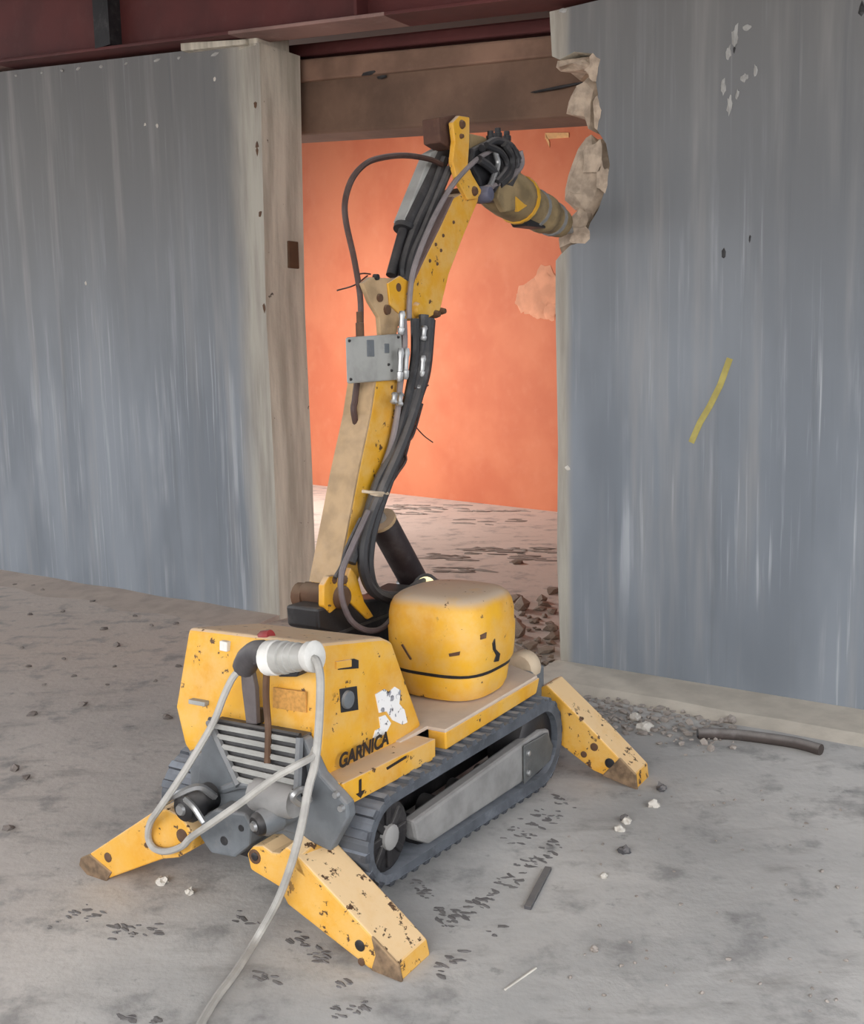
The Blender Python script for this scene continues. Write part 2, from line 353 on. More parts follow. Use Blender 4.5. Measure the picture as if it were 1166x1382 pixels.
# side wall and roof of the room behind, roof of the hall
b = MB(); q = WP+WV*3.6-WN*.4; b.prism([q, q-WN*9, q-WN*9+Vector((0, 0, 5.6)), q+Vector((0, 0, 5.6))], WV*.2)
tag(b.build('wall_far', ORANGE), kind='structure')
b = MB(); pts = [WP-WV*9-WN*.1, WP+WV*8-WN*.1, WP+WV*8-WN*14, WP-WV*9-WN*14]
b.prism([p+Vector((0, 0, 3.62-.115*(8 if i in (1, 2) else -9)+.22+(1.7 if i > 1 else 0))) for i, p in enumerate(pts)], Vector((0, 0, .12)))
tag(b.build('ceiling_rear', ROOF), kind='structure')
b = MB(); pts = [WP-WV*9-WN*.1, WP+WV*8-WN*.1, WP+WV*8+WN*8.0, WP-WV*9+WN*8.0]
b.prism([p+Vector((0, 0, 4.4 if i in (1, 2) else 5.3)) for i, p in enumerate(pts)], Vector((0, 0, .12)))
tag(b.build('ceiling', ROOF), kind='structure')
b = MB(); q = WP+WN*8.0; b.prism([q-WV*9+Vector((0, 0, 3.3)), q+WV*8+Vector((0, 0, 3.3)), q+WV*8+Vector((0, 0, 5.4)), q-WV*9+Vector((0, 0, 5.4))], WN*.25)  # unseen header added to keep sky light off the upper walls
tag(b.build('unseen_gate_header', JAMB), kind='structure')
# steel beam along the top of the wall
def beam_z(s): return wall_z(s)+.04
bt = empty('steel_beam', WP+Vector((0, 0, 3.6)), 0, 'red painted steel beam running along the top of the blue grey wall', 'beam')
bt.matrix_world = Matrix.Translation((0, 0, 0)) @ WALLM
def bprism(name, y0, y1, dz0, dz1, m, s0=-5, s1=7):
    k = MB(); k.prism([Vector((s, y0, beam_z(s)+dz)) for s, dz in ((s0, dz0), (s1, dz0), (s1, dz1), (s0, dz1))], Vector((0, y1-y0, 0)))
    return k.build(name, m, bt, bevel=.004)
bprism('web', -.02, .02, .02, .5, BEAMRED)
bprism('flange', -.12, .12, 0, .02, BEAMRED)
for s0_, s1_ in ((-.05, 1.15), (-2.75, -2.55)): tag(bprism('bounce_light_patch', -.123, .11, -.002, .018, PALEPINK, s0_, s1_), 'pale patch of bounced light painted on the flange')  # pale patches paint floor-bounced light onto the flange
bprism('flange', -.12, .12, .48, .5, BEAMRED)
for s in (-1.25, .95, 3.1):
    MB().box(Vector((s, -.07, beam_z(s)+.25)), (.16 if s < 0 else .02, .1, .46)).build('stiffener', DARK if s < 0 else BEAMRED, bt)
# lintel and purlin behind the opening
lt = empty('concrete_lintel', (0, 0, 0), 0, 'dusty brown concrete lintel spanning the doorway behind the robot arm', 'lintel'); lt.matrix_world = WALLM
def lz(px, py, off): return SW(px, py, off)
(sa, za), (sb, zb) = lz(402, 182, -.45), lz(775, 157, -.45); kb = (zb-za)/(sb-sa)
(sc_, zc), (sd, zd) = lz(398, 80, -.45), lz(745, 46, -.45); kt = (zd-zc)/(sd-sc_)
def line(z0, s0, k, s): return z0+k*(s-s0)
k = MB(); S0, S1 = -.9, 3.5
k.prism([Vector((S0, .45, line(za, sa, kb, S0))), Vector((S1, .45, line(za, sa, kb, S1))), Vector((S1, .45, line(zc, sc_, kt, S1))), Vector((S0, .45, line(zc, sc_, kt, S0)))], Vector((0, .3, 0)))
k.build('beam_body', LINTEL, lt, bevel=.02)
zm = lambda s: line(za, sa, kb, s)*.48+line(zc, sc_, kt, s)*.52
k = MB(); k.prism([Vector((S0, .425, zm(S0)+.07)), Vector((S1, .425, zm(S1)+.10)), Vector((S1, .425, line(zc, sc_, kt, S1)-.01)), Vector((S0, .425, line(zc, sc_, kt, S0)-.01))], Vector((0, .06, 0)))
k.build('upper_lip', plain('lit_dusty_lintel_tone', (146, 114, 96), .95, 0, .3, lin((170, 138, 118)), .4, 2.5), lt, bevel=.015)  # dusty upper band, its paler tone also paints the light falling on it
for x, y, L in ((755, 118, .2), (500, 98, .06), (515, 104, .04)):
    s, z = SW(x, y, -.43); MB().lump((s, .43, z), (L, .012, .012), x, 1, .4).build('crack', DARK, lt)
pu = empty('steel_purlin', (0, 0, 0), 0, 'narrow red steel channel lying on the brown lintel', 'beam'); pu.matrix_world = WALLM
for y0, y1, a, c in ((.43, .45, .004, .08), (.43, .6, .004, .012), (.43, .6, .074, .082)):
    k = MB(); k.prism([Vector((S0, y0, line(zc, sc_, kt, S0)+a)), Vector((S1, y0, line(zc, sc_, kt, S1)+a)), Vector((S1, y0, line(zc, sc_, kt, S1)+c)), Vector((S0, y0, line(zc, sc_, kt, S0)+c))], Vector((0, y1-y0, 0)))
    k.build('web' if y1 < .5 else 'flange', BEAMRED, pu)
for px in (460, 640):                                   # roof battens glimpsed in the dark gap
    s, z = SW(px, 40 if px < 500 else 14, -1.0); bt2 = MB(); bt2.prism([Vector((s-.5, 1.0, z+.35)), Vector((s+.35, 1.0, z-.02)), Vector((s+.35, 1.0, z+.02)), Vector((s-.5, 1.0, z+.4))], Vector((0, .05, 0)))
    o = bt2.build('roof_strut', PALEPINK); o.matrix_world = WALLM; tag(o, 'thin pale strut crossing the dark gap, %s' % ('nearer the left doorway edge' if px < 500 else 'nearer the right grey wall'), 'strut')
# ---------------------------------------------------------------- the demolition robot
R = empty('demolition_robot', RO, math.atan2(FW.y, FW.x), 'yellow tracked demolition robot with raised jointed arm standing on four outriggers', 'robot')
R.scale = (1, 1, 1)
Wd = Vector((0, -1, 0))                                  # robot right (w+)
# --- hood
b = MB()
prof = [(.10, .47), (.115, .58), (.145, .845), (.45, .79), (.50, .765), (.66, .44), (.14, .40)]
b.prism([V(l, .285, z) for l, z in prof], -Wd*.57)
for v in b.bm.verts:
    if v.co.y > 0 and v.co.z > .7: v.co.y -= .045; v.co.z -= .012
    if v.co.y > 0 and v.co.z < .5: v.co.y -= .05
hood = b.build('hood', Y_HOOD, R, bevel=.018, seg=3)
tex = MB(); HW = .287
def sidepoly(name, px, m, w, th, parent, bevel=0):
    return MB().prism([PW(x, y, w) for x, y in px], -Wd*th).build(name, m, parent, bevel=bevel)
sidepoly('inspection_opening', [(459, 930), (482, 926), (484, 958), (461, 962)], BLACK, HW+.001, .004, hood, .001)
MB().lathe(PW(468, 944, HW)+Wd*-.001, PW(468, 944, HW)+Wd*.012, [(0, .028), (.8, .026), (1, .018)], 16).build('filler_cap', STEEL, hood, True)
sidepoly('slot', [(456, 893), (478, 889), (484, 891), (484, 902), (457, 904)], BLACK, HW+.001, .004, hood)
sidepoly('handle', [(455, 893), (475, 890), (475, 900), (455, 903)], Y_HOOD, HW+.006, .012, hood, .002)
STICK = M('torn_white_sticker', .6); STICK.base(STICK.mix(STICK.step(STICK.noise(34, 4), .55, .6), lin((236, 234, 232)), STICK.mix(STICK.step(STICK.noise(60, 2), .45, .6), lin((150, 150, 156)), lin((60, 60, 66)))))
for px in ([(507, 937), (519, 930), (525, 934), (533, 927), (541, 932), (539, 950), (546, 958), (550, 975), (543, 978), (530, 972), (522, 960), (512, 962)],
           [(512, 968), (520, 965), (528, 976), (522, 988), (510, 998), (504, 996), (507, 986), (514, 982)]):
    sidepoly('sticker', px, STICK.m, HW+.001, .003, hood)
def text(s, size, m, parent, origin, ex, ey, name='lettering', shear=0):
    cu = bpy.data.curves.new(name, 'FONT'); cu.body = s; cu.size = size; cu.extrude = .0008; cu.shear = shear; cu.offset = size*.03
    o = bpy.data.objects.new(name, cu); COL.objects.link(o); dg = bpy.context.evaluated_depsgraph_get()
    me = bpy.data.meshes.new_from_object(o.evaluated_get(dg)); bpy.data.objects.remove(o)
    mt = Matrix((ex, ey, ex.cross(ey))).transposed().to_4x4(); mt.translation = origin; me.transform(mt); me.materials.append(m)
    t = bpy.data.objects.new(name, me); COL.objects.link(t); t.parent = parent; return t
p0, p1 = PW(457, 1038, HW+.014), PW(527, 1002, HW+.014); ex = (p1-p0).normalized(); ey = Vector((-.0, 0, 1)); ey = (ey-ex*ey.dot(ex)).normalized()
text('GARNICA', .058, INK, hood, p0, ex, ey, shear=.15)
def backpoly(name, px, m, l, th, parent, bevel=0):
    return MB().prism([PL(x, y, l) for x, y in px], Vector((th, 0, 0))).build(name, m, parent, bevel=bevel)
backpoly('latch', [(296, 865), (306, 867), (306, 880), (296, 878)], WHITE, .125, .03, hood, .002)
backpoly('latch', [(254, 944), (276, 948), (276, 954), (254, 950)], LGREY, .10, .05, hood, .002)
backpoly('label_plate', [(368, 928), (412, 934), (413, 962), (368, 955)], plain('worn_brown_label', (204, 148, 74), .7, 0, .2, var=.3, nscale=70), .1165, .006, hood)
backpoly('hinge', [(334, 957), (348, 958), (350, 978), (336, 978)], DARK, .095, .03, hood, .003)
# --- lower side skirt (fender) right and left
sk_px = [(463, 1058), (520, 1030), (588, 997), (588, 1024), (530, 1056), (472, 1087), (467, 1076)]
sidepoly('lower_skirt', sk_px, Y_HOOD, .372, .09, R, .004)
for sgn in (1, -1):
    b = MB(); w = .372*sgn
    b.prism([V(.66, w, .435), V(.66, w, .375), V(1.33, w, .375), V(1.36, w, .43)], -Wd*.07*sgn)
    b.build('fender', Y_HOOD, R, bevel=.006)
sidepoly('arrow_mark', [(485, 1053), (488, 1051), (488, 1068), (493, 1066), (487, 1077), (481, 1072), (485, 1070)], INK, .3745, .002, R)
sidepoly('stripe_mark', [(522, 1036), (548, 1020), (549, 1023), (523, 1039)], INK, .3745, .002, R)
DECK = plain('dusty_deck', (206, 186, 168), .9, 0, .6, lin((222, 206, 190)), .15)
b = MB(); b.prism([V(.5, .30, .432), V(.66, .30, .432), V(.66, .37, .432), V(1.34, .37, .432), V(1.42, .22, .432), V(1.42, -.22, .432), V(1.34, -.37, .432), V(.66, -.37, .432), V(.66, -.30, .432), V(.5, -.30, .432)], Vector((0, 0, .012)))
b.build('deck', DECK, R, bevel=.003)
b = MB(); b.box(V(.78, 0, .27), (1.25, .40, .30)); b.build('chassis', DARK, R, bevel=.01)
# --- rear steel frame
b = MB()
b.prism([PL(x, y, .07) for x, y in ((272, 1000), (286, 975), (410, 997), (432, 1046), (468, 1086), (470, 1105), (445, 1150), (400, 1128), (330, 1110), (262, 1080))], Vector((.04, 0, 0)))
b.box(V(.26, .0, .33), (.34, .42, .26))
b.build('rear_frame', STEEL, R, bevel=.008)
for x, y in ((455, 1072), (462, 1090)): MB().lathe(PL(x, y, .07), PL(x, y, .07)+Vector((-.012, 0, 0)), [(0, .011), (1, .009)], 8).build('bolt', SILVER, R)
gf = MB()
TL, TR, BR, BL = PL(286, 972, .075), PL(408, 994, .075), PL(404, 1078, .02), PL(326, 1058, .02)
gf.prism([TL, TR, BR, BL], Vector((.06, 0, .0)))
grille = gf.build('radiator_grille', BLACK, R, bevel=.004)
for i in range(6):
    t = (i+.35)/6; a = TL.lerp(BL, t)+Vector((-.012, -.012, 0)); c = TR.lerp(BR, t)+Vector((-.012, .006, 0))
    MB().tube([a, c], .0085, 6, 1).build('slat', LGREY, grille, True)
MB().tube([TL+Vector((-.01, 0, .006)), TR+Vector((-.01, 0, .006))], .008, 6, 1).build('top_rail', DARK, grille, True)
MB().tube([TR+Vector((-.012, 0, 0)), BR+Vector((-.012, 0, 0))], .012, 6, 1).build('side_rail', STEEL, grille, True)
MB().tube([TL+Vector((-.012, 0, 0)), BL+Vector((-.012, 0, 0))], .012, 6, 1).build('side_rail', STEEL, grille, True)
# outrigger hub and motors
b = MB(); b.prism([PL(x, y, 0.0) for x, y in ((272, 1103), (290, 1092), (330, 1098), (338, 1112), (336, 1142), (316, 1158), (284, 1152), (268, 1128))], Vector((.16, 0, 0)))
hub = b.build('outrigger_hub', STEEL, R, bevel=.008)
for x, y, r in ((302, 1135, .014), (325, 1118, .010)): MB().lathe(PL(x, y, -.002), PL(x, y, -.002)+Vector((.01, 0, 0)), [(0, r), (1, r)], 12).build('bolt_hole', BLACK, hub)
b = MB(); b.lathe(PL(345, 1070, .03), PL(400, 1082, .03), [(0, .045), (.1, .05), (.9, .05), (1, .045)], 16); b.build('cross_tube', FRAME, R, True)
for (x0, y0, l0), (x1, y1, l1), r in (((350, 1112, -.03), (428, 1076, .16), .042), ((250, 1090, -.03), (300, 1066, .12), .05)):
    a, c = PL(x0, y0, l0), PL(x1, y1, l1); ax = (c-a).normalized()
    cy = MB().lathe(a, c, [(0, r*.8), (.08, r), (.3, r), (.32, r*.86), (1, r*.86)], 20).build('outrigger_cylinder', BLACK if x0 < 300 else STEEL, R, True)
    MB().lathe(a+ax*.002, a-ax*.016, [(0, r*.82), (.6, r*.78), (1, r*.6)], 20).build('end_cap', DARK, cy, True)
    MB().lathe(a-ax*.014, a-ax*.024, [(0, r*.4), (1, r*.3)], 12).build('bolt', SILVER, cy, True)
MB().tube([PL(250, 1078, -.05), PL(262, 1090, -.055), PL(275, 1110, -.05)], .009, 6).build('pipe_fitting', SILVER, R, True)
MB().tube([PL(222, 1082, -.02), PL(240, 1072, -.05), PL(268, 1062, -.02), PL(290, 1075, 0.04)], .011, 6).build('hydraulic_hose', SILVER, R, True)
MB().tube([PL(405, 1085, .0), PL(395, 1075, -.03), PL(408, 1065, 0), PL(418, 1080, .04)], .010, 6).build('hydraulic_hose', SILVER, R, True)
MB().tube([PL(300, 1066, .08), PL(330, 1058, .02), PL(352, 1066, .05), PL(360, 1090, .08)], .014, 8).build('hydraulic_hose', STEEL, R, True)
# --- outriggers
def leg(name, px, l, th, foot):
    b = MB(); pts = [PL(x, y, l) for x, y in px]
    b.prism(pts, Vector((th, 0, 0))); o = b.build(name, Y_LEG, R, bevel=.006)
    return o
rr = leg('outrigger', [(333, 1152), (341, 1142), (354, 1142), (366, 1151), (376, 1152), (386, 1143), (403, 1157), (452, 1210), (500, 1262), (536, 1303), (541, 1326), (500, 1309), (440, 1262), (388, 1221), (376, 1197), (338, 1174)], 0.0, .15, None)
MB().prism([PL(403, 1158, 0), PL(386, 1143, 0), PL(386, 1143, 0)+Vector((.15, 0, .02)), PL(403, 1157, 0)+Vector((.15, 0, .025))], Vector((0, -.03, -.06))).build('shoulder', Y_LEG, rr, bevel=.004)
def eye(px, l, r, parent, th=.02, m=RUST):
    p = PL(*px, l); MB().lathe(p+Vector((-.004, 0, 0)), p+Vector((th, 0, 0)), [(0, r*.75), (.1, r), (1, r)], 16).build('pin', m, parent, True)
eye((344, 1156), 0, .022, rr); eye((344, 1156), -.004, .012, rr, .01, DARK); eye((486, 1276), 0, .016, rr, .01, DARK); eye((488, 1298), 0, .011, rr, .01)
def footplate(parent, pts, l, th): MB().prism([PL(x, y, l-.005) for x, y in pts], Vector((.012, 0, 0))).build('foot_pad', plain('worn_foot_steel', (128, 104, 80), .8, 0, .5, lin((200, 166, 126)), .5, 30), parent, bevel=.004)
footplate(rr, [(500, 1264), (537, 1304), (542, 1327), (500, 1310), (506, 1290)], 0, .15)
rl = leg('outrigger', [(262, 1128), (258, 1148), (240, 1158), (218, 1160), (140, 1188), (120, 1182), (108, 1168), (112, 1158), (206, 1096), (224, 1092), (244, 1104)], 0.0, .15, None)
eye((146, 1157), 0, .016, rl, .01, RUST); eye((246, 1128), 0, .022, rl, .01, RUST)
footplate(rl, [(108, 1158), (120, 1153), (150, 1178), (142, 1191), (120, 1185), (106, 1168)], 0, .15)
fr_ = leg('outrigger', [(723, 940), (728, 928), (738, 924), (748, 934), (800, 986), (857, 1046), (859, 1066), (800, 1040), (757, 1006), (738, 978), (722, 958)], 1.5, .14, None)
eye((823, 1030), 1.5, .02, fr_, .01, DARK); eye((802, 1008), 1.5, .016, fr_, .008); eye((788, 1018), 1.5, .013, fr_, .008)
footplate(fr_, [(836, 1023), (858, 1046), (860, 1067), (812, 1047)], 1.5, .15)
b = MB(); b.box(V(1.55, -.27, .37), (.15, .10, .16)); b.prism([V(1.475, -.24, .40), V(1.475, -.72, .08), V(1.475, -.72, .0), V(1.475, -.58, .03), V(1.475, -.24, .22)], Vector((.15, 0, 0))); b.build('outrigger', Y_LEG, R, bevel=.006)
LUGC = plain('dusty_lug', (206, 186, 160), .85, 0, .6, DUST)
MB().lathe(V(1.42, .25, .43), V(1.50, .25, .43), [(0, .055), (.15, .065), (.85, .065), (1, .055)], 18).build('outrigger_pivot', LUGC, R, True)
MB().lathe(V(1.42, -.25, .43), V(1.50, -.25, .43), [(0, .055), (.15, .065), (.85, .065), (1, .055)], 18).build('outrigger_pivot', LUGC, R, True)
MB().box(V(1.46, 0, .34), (.14, .62, .18)).build('front_bracket', STEEL, R, bevel=.01)
# --- tracks
def loop_pts(n, cR, rR, cF, rF):
    import bisect
    pts = []
    d = Vector((cF[0]-cR[0], cF[1]-cR[1])); L = d.length; a = math.atan2(d.y, d.x); g = math.asin((rR-rF)/L)
    top, bot = a+math.pi/2-g, a-math.pi/2+g
    N = 40
    for i in range(N+1):
        t = top+(2*math.pi-(top-bot))*i/N; pts.append((cR[0]+rR*math.cos(t), cR[1]+rR*math.sin(t)))
    for i in range(N+1):
        t = bot+(top-bot)*i/N; pts.append((cF[0]+rF*math.cos(t), cF[1]+rF*math.sin(t)))
    pts.append(pts[0]); cum = [0]
    for p, q in zip(pts, pts[1:]): cum.append(cum[-1]+math.hypot(q[0]-p[0], q[1]-p[1]))
    out = []
    for i in range(n):
        s = cum[-1]*i/n; j = min(bisect.bisect_right(cum, s)-1, len(pts)-2); t = (s-cum[j])/max(cum[j+1]-cum[j], 1e-9)
        p, q = pts[j], pts[j+1]; out.append((p[0]+(q[0]-p[0])*t, p[1]+(q[1]-p[1])*t))
    return out
CRR, CFF = (.29, .235), (1.31, .19)
def track(sgn):
    w0, w1 = .41*sgn, .20*sgn
    n = 96; o1 = loop_pts(n, CRR, .135, CFF, .165); i1 = loop_pts(n, CRR, .106, CFF, .122)
    b = MB(); bm = b.bm; g = []
    for (lo, zo), (li, zi) in zip(o1, i1): g.append([bm.verts.new(V(lo, w0, zo)), bm.verts.new(V(lo, w1, zo)), bm.verts.new(V(li, w1, zi)), bm.verts.new(V(li, w0, zi))])
    for k in range(n):
        a, c = g[k], g[(k+1) % n]
        for j in range(4): bm.faces.new((a[j], a[(j+1) % 4], c[(j+1) % 4], c[j]))
    tr = b.build('track', RUBBER, R)
    n = 46; P = loop_pts(n, CRR, .139, CFF, .169); me = None
    for k in range(n):
        p, q = P[k], P[(k+1) % n]; t = Vector((q[0]-p[0], 0, q[1]-p[1])).normalized(); nn = Vector((t.z, 0, -t.x)) if False else Vector((-t.z, 0, t.x))
        if me is None:
            m = MB(); m.hull([Vector((x*.016*(.7 if z > 0 else 1), y, z*.008)) for x in (-1, 1) for z in (-1, 1) for y in (-.102 if z > 0 else -.107, .102 if z > 0 else .107)])
            ob = m.build('track_lug', LUG, tr); me = ob.data
        else: ob = bpy.data.objects.new('track_lug', me); COL.objects.link(ob); ob.parent = tr
        mid = V((p[0]+q[0])/2, (w0+w1)/2, (p[1]+q[1])/2)
        # outward normal
        cx, cz = ((CRR[0]+CFF[0])/2, (CRR[1]+CFF[1])/2)
        y = t.cross(Vector((0, 0, 1)))
        nrm = nn if (nn.x*(mid.x-cx)*.05+nn.z*(mid.z-cz)) > 0 or abs(mid.x-cx) > .5 and nn.x*(mid.x-cx) > 0 else -nn
        yv = nrm.cross(t); ob.matrix_local = Matrix(((t.x, yv.x, nrm.x, mid.x), (t.y, yv.y, nrm.y, mid.y), (t.z, yv.z, nrm.z, mid.z), (0, 0, 0, 1)))
    s = sgn
    # sprocket
    sp = MB().lathe(V(CRR[0], .385*s, CRR[1]), V(CRR[0], .24*s, CRR[1]), [(0, .075), (.0, .108), (1, .108)], 24).build('drive_sprocket', DARK, R, True)
    for k in range(8):
        a = 2*math.pi*k/8; MB().box(V(CRR[0]+.055*math.cos(a), .388*s, CRR[1]+.055*math.sin(a)), (.08, .012, .022), Matrix.Rotation(-a, 3, 'Y')).build('spoke', DARK, sp, bevel=.003)
    MB().lathe(V(CRR[0], .385*s, CRR[1]), V(CRR[0], .41*s, CRR[1]), [(0, .04), (.7, .038), (1, .026)], 16).build('hub_cap', FRAME, sp, True)
    MB().lathe(V(CFF[0], .385*s, CFF[1]), V(CFF[0], .24*s, CFF[1]), [(0, .12), (.1, .138), (1, .138)], 24).build('idler_wheel', DARK, R, True)
    for k in range(4):
        l = .52+.19*k; z = CRR[1]-.112+(CFF[1]-.142-(CRR[1]-.112))*(l-CRR[0])/(CFF[0]-CRR[0])+.046
        MB().lathe(V(l, .37*s, z), V(l, .24*s, z), [(0, .036), (.1, .044), (1, .044)], 16).build('track_roller', DARK, R, True)
    # side frame
    b = MB(); W = .402*s
    b.prism([V(.41, W, .235), V(.43, W, .165), V(.50, W, .125), V(1.22, W, .09), V(1.36, W, .105), V(1.39, W, .155), V(1.38, W, .225), V(1.30, W, .245)], -Wd*.05*s)
    b.build('track_frame', FRAME, R, bevel=.012)
    b = MB(); b.prism([V(1.14, W+.004*s, .238), V(1.14, W+.004*s, .093), V(1.36, W+.004*s, .107), V(1.385, W+.004*s, .157), V(1.34, W+.004*s, .225)], Wd*.008*s)
    cp = b.build('cover_plate', plain('dark_cover_plate', (88, 90, 90), .6, 0, .4), R, bevel=.003)
    for z in (.128, .203): MB().lathe(V(1.165, W+.008*s, z), V(1.165, W+.022*s, z), [(0, .012), (.8, .011), (1, .007)], 10).build('bolt', SILVER, cp)
track(1); track(-1)
# --- turret cover: rounded drum on the right of the arm foot
TC = (1.06, .165)
def sq_ring(rad, z, ex=2.9, n=48, tilt=0.0):
    out = []
    for i in range(n):
        a = 2*math.pi*i/n; c, s = math.cos(a), math.sin(a)
        k = (abs(c)**ex+abs(s)**ex)**(-1/ex); out.append(V(TC[0]+rad*k*c, TC[1]+rad*k*s, z+tilt*c*rad))
    return out
b = MB(); b.rings([sq_ring(r, z, e) for r, z, e in ((.165, .548, 3), (.190, .55, 3.2), (.197, .565, 3.4), (.203, .62, 3.4), (.205, .69, 3.4), (.201, .697, 3.4), (.201, .74, 3.4), (.196, .772, 3.3), (.186, .795, 3.2), (.168, .81, 3.1), (.14, .818, 3), (.08, .822, 2.8), (.01, .824, 2.5))])
dome = b.build('turret_cover', Y_DOME, R, True)
b = MB(); b.rings([sq_ring(r, z, 3) for r, z in ((.14, .446), (.166, .452), (.18, .48), (.187, .53), (.184, .545), (.16, .55))]); b.build('turret_skirt', Y_DOME, R, True)
b = MB(); b.rings([sq_ring(r, z, 3.1) for r, z in ((.190, .540), (.192, .552), (.17, .552))]); b.build('seam', DARK, R, True)
def dome_patch(px, m, name, th=.004):
    pts = []
    for x, y in px:
        d = (f0 + CR*((x-IW/2)/F) + CU*((IH/2-y)/F)); dl = Vector((d.dot(FW), -d.dot(WD), d.z)).normalized()
        dg = bpy.context.evaluated_depsgraph_get(); ok, hit, nrm, _ = dome.ray_cast(loc(CAM), dl)
        if ok: pts.append(hit+nrm*th)
    if len(pts) > 2: return MB().prism(pts, (Vector((0, .0, 0))+nrm*-th*1.6)).build(name, m, dome)
dome_patch([(664, 868), (667, 862), (668, 876), (674, 882), (672, 892), (666, 893), (669, 884), (665, 877)], DARK, 'latch')
dome_patch([(648, 858), (656, 854), (655, 861), (648, 863)], RUST, 'scuff')
dome_patch([(606, 882), (621, 879), (620, 884), (607, 886)], RUST, 'scuff')
dome_patch([(542, 870), (544, 869), (556, 889), (554, 890)], RUST, 'scuff')
# work light between the arm cylinder and the cover
p = PW(580, 797, -.05)
lamp = MB().lathe(p+Vector((.03, 0, -.01)), p+Vector((-.035, 0, .015)), [(0, .03), (.5, .055), (1, .06)], 20).build('work_light', BLACK, R, True)
MB().lathe(p+Vector((-.034, 0, .015)), p+Vector((-.04, 0, .018)), [(0, .052), (1, .045)], 20).build('lens', LENS, lamp, True)
MB().tube([PW(545, 812, -.06), PW(553, 795, -.06), PW(572, 784, -.06), PW(592, 786, -.06), PW(603, 798, -.06)], .012, 8).build('lamp_guard', BLACK, R, True)
# --- arm foot
b = MB(); b.lathe(V(1.02, -.14, .45), V(1.02, -.14, .52), [(0, .24), (1, .23)], 28); b.build('slew_ring', DARK, R, True)
MB().box(V(.95, -.20, .60), (.42, .15, .18)).build('slew_pedestal', DARK, R, bevel=.012)
sidepoly('slew_base', [(430, 850), (428, 822), (462, 812), (530, 806), (562, 790), (575, 800), (575, 830), (560, 870), (500, 868)], DARK, -.13, .14, R, .01)
sidepoly('arm_bracket', [(437, 790), (444, 778), (456, 776), (464, 800), (458, 818), (446, 828), (437, 818)], Y_ARM, -.125, .025, R, .005)
sidepoly('arm_bracket', [(468, 782), (474, 766), (482, 776), (492, 812), (505, 832), (497, 836), (472, 812)], Y_ARM, -.12, .025, R, .005)
sidepoly('arm_bracket', [(437, 790), (444, 778), (456, 776), (464, 800), (470, 830), (446, 835), (437, 818)], Y_ARM, -.265, .025, R, .005)
p = PW(436, 803, -.2)
MB().lathe(V(p.x, -.285, p.z), V(p.x, -.10, p.z), [(0, .035), (.05, .042), (.95, .042), (1, .035)], 16).build('boom_pin', RUST, R, True)
MB().lathe(V(p.x, -.315, p.z-.01), V(p.x, -.27, p.z-.01), [(0, .038), (.05, .046), (.95, .046), (1, .038)], 16).build('pin_boss', RUST, R, True)
# --- lower boom
bw0, bw1 = -.14, -.262
lowb = MB().prism([PW(x, y, bw0) for x, y in ((452, 808), (458, 780), (470, 715), (484, 640), (501, 560), (510, 500), (545, 500), (540, 560), (523, 640), (507, 705), (492, 760), (478, 800), (464, 814))], -Wd*(bw0-bw1)).build('lower_boom', Y_ARM, R, bevel=.006)
def strip(px, w0, w1, th, name, m, parent):
    a = [PW(x, y, w0) for x, y in px]; rs = [[V(p.x-th, w0, p.z), V(p.x-th, w1, p.z), V(p.x, w1, p.z), V(p.x, w0, p.z)] for p in [Vector((q.x, 0, q.z)) for q in a]]
    return MB().rings(rs).build(name, m, parent)
strip([(456, 788), (470, 715), (484, 640), (501, 560), (509, 505)], bw0, bw1, .010, 'boom_top_plate', CREAM, lowb)
for x, y in ((462, 782), (447, 782)):
    q = PW(x, y, bw0); MB().lathe(V(q.x, bw0-.002, q.z), V(q.x, bw0+.02, q.z), [(0, .016), (.8, .015), (1, .008)], 10).build('bolt', RUST, lowb)
sidepoly('cylinder_lug', [(505, 664), (520, 660), (518, 690), (508, 706), (502, 692)], Y_ARM, -.155, .09, R, .004)
# boom cylinder
a, c = PW(512, 698, -.2), PW(562, 790, -.2); ax = (c-a).normalized()
bc = MB().lathe(a+ax*.02, c, [(0, .05), (.03, .058), (.9, .058), (1, .045)], 20).build('boom_cylinder', plain('dark_red_cylinder', (44, 32, 32), .5, .1, .15), R, True)
MB().lathe(a-ax*.06, a+ax*.03, [(0, .025), (1, .025)], 14).build('rod', SILVER, bc, True)
MB().lathe(a+ax*.012, a+ax*.026, [(0, .06), (1, .06)], 20).build('gland', CREAM, bc, True)
MB().lathe(V(c.x, -.28, c.z), V(c.x, -.12, c.z), [(0, .03), (1, .03)], 14).build('pin', SILVER, bc, True)
# --- elbow bracket
elb = sidepoly('elbow_bracket', [(490, 382), (500, 374), (540, 376), (556, 384), (552, 415), (540, 428), (534, 460), (514, 455), (512, 428), (500, 408)], CREAM, -.15, .02, R, .004)
sidepoly('elbow_plate', [(524, 382), (540, 372), (552, 380), (552, 415), (540, 424), (527, 412)], Y_ARM, -.142, .01, elb, .003)
sidepoly('elbow_plate', [(492, 382), (540, 376), (556, 384), (552, 415), (540, 440), (516, 440), (505, 410)], CREAM, -.255, .02, elb, .003)
for x, y, r in ((536, 388, .018), (512, 402, .016), (508, 374, .012), (522, 418, .02)):
    q = PW(x, y, -.148); MB().lathe(V(q.x, q.y*-1-.01, q.z), V(q.x, -q.y+.008, q.z), [(0, r), (1, r*.9)], 14).build('pin', RUST if r > .013 else DARK, elb, True)
for px in ([(496, 372), (478, 385), (455, 392)], [(500, 370), (492, 369), (484, 370)]):
    MB().tube([PW(x, y, -.2) for x, y in px], .003, 5, 4).build('loose_wire', BROWN, elb, True)
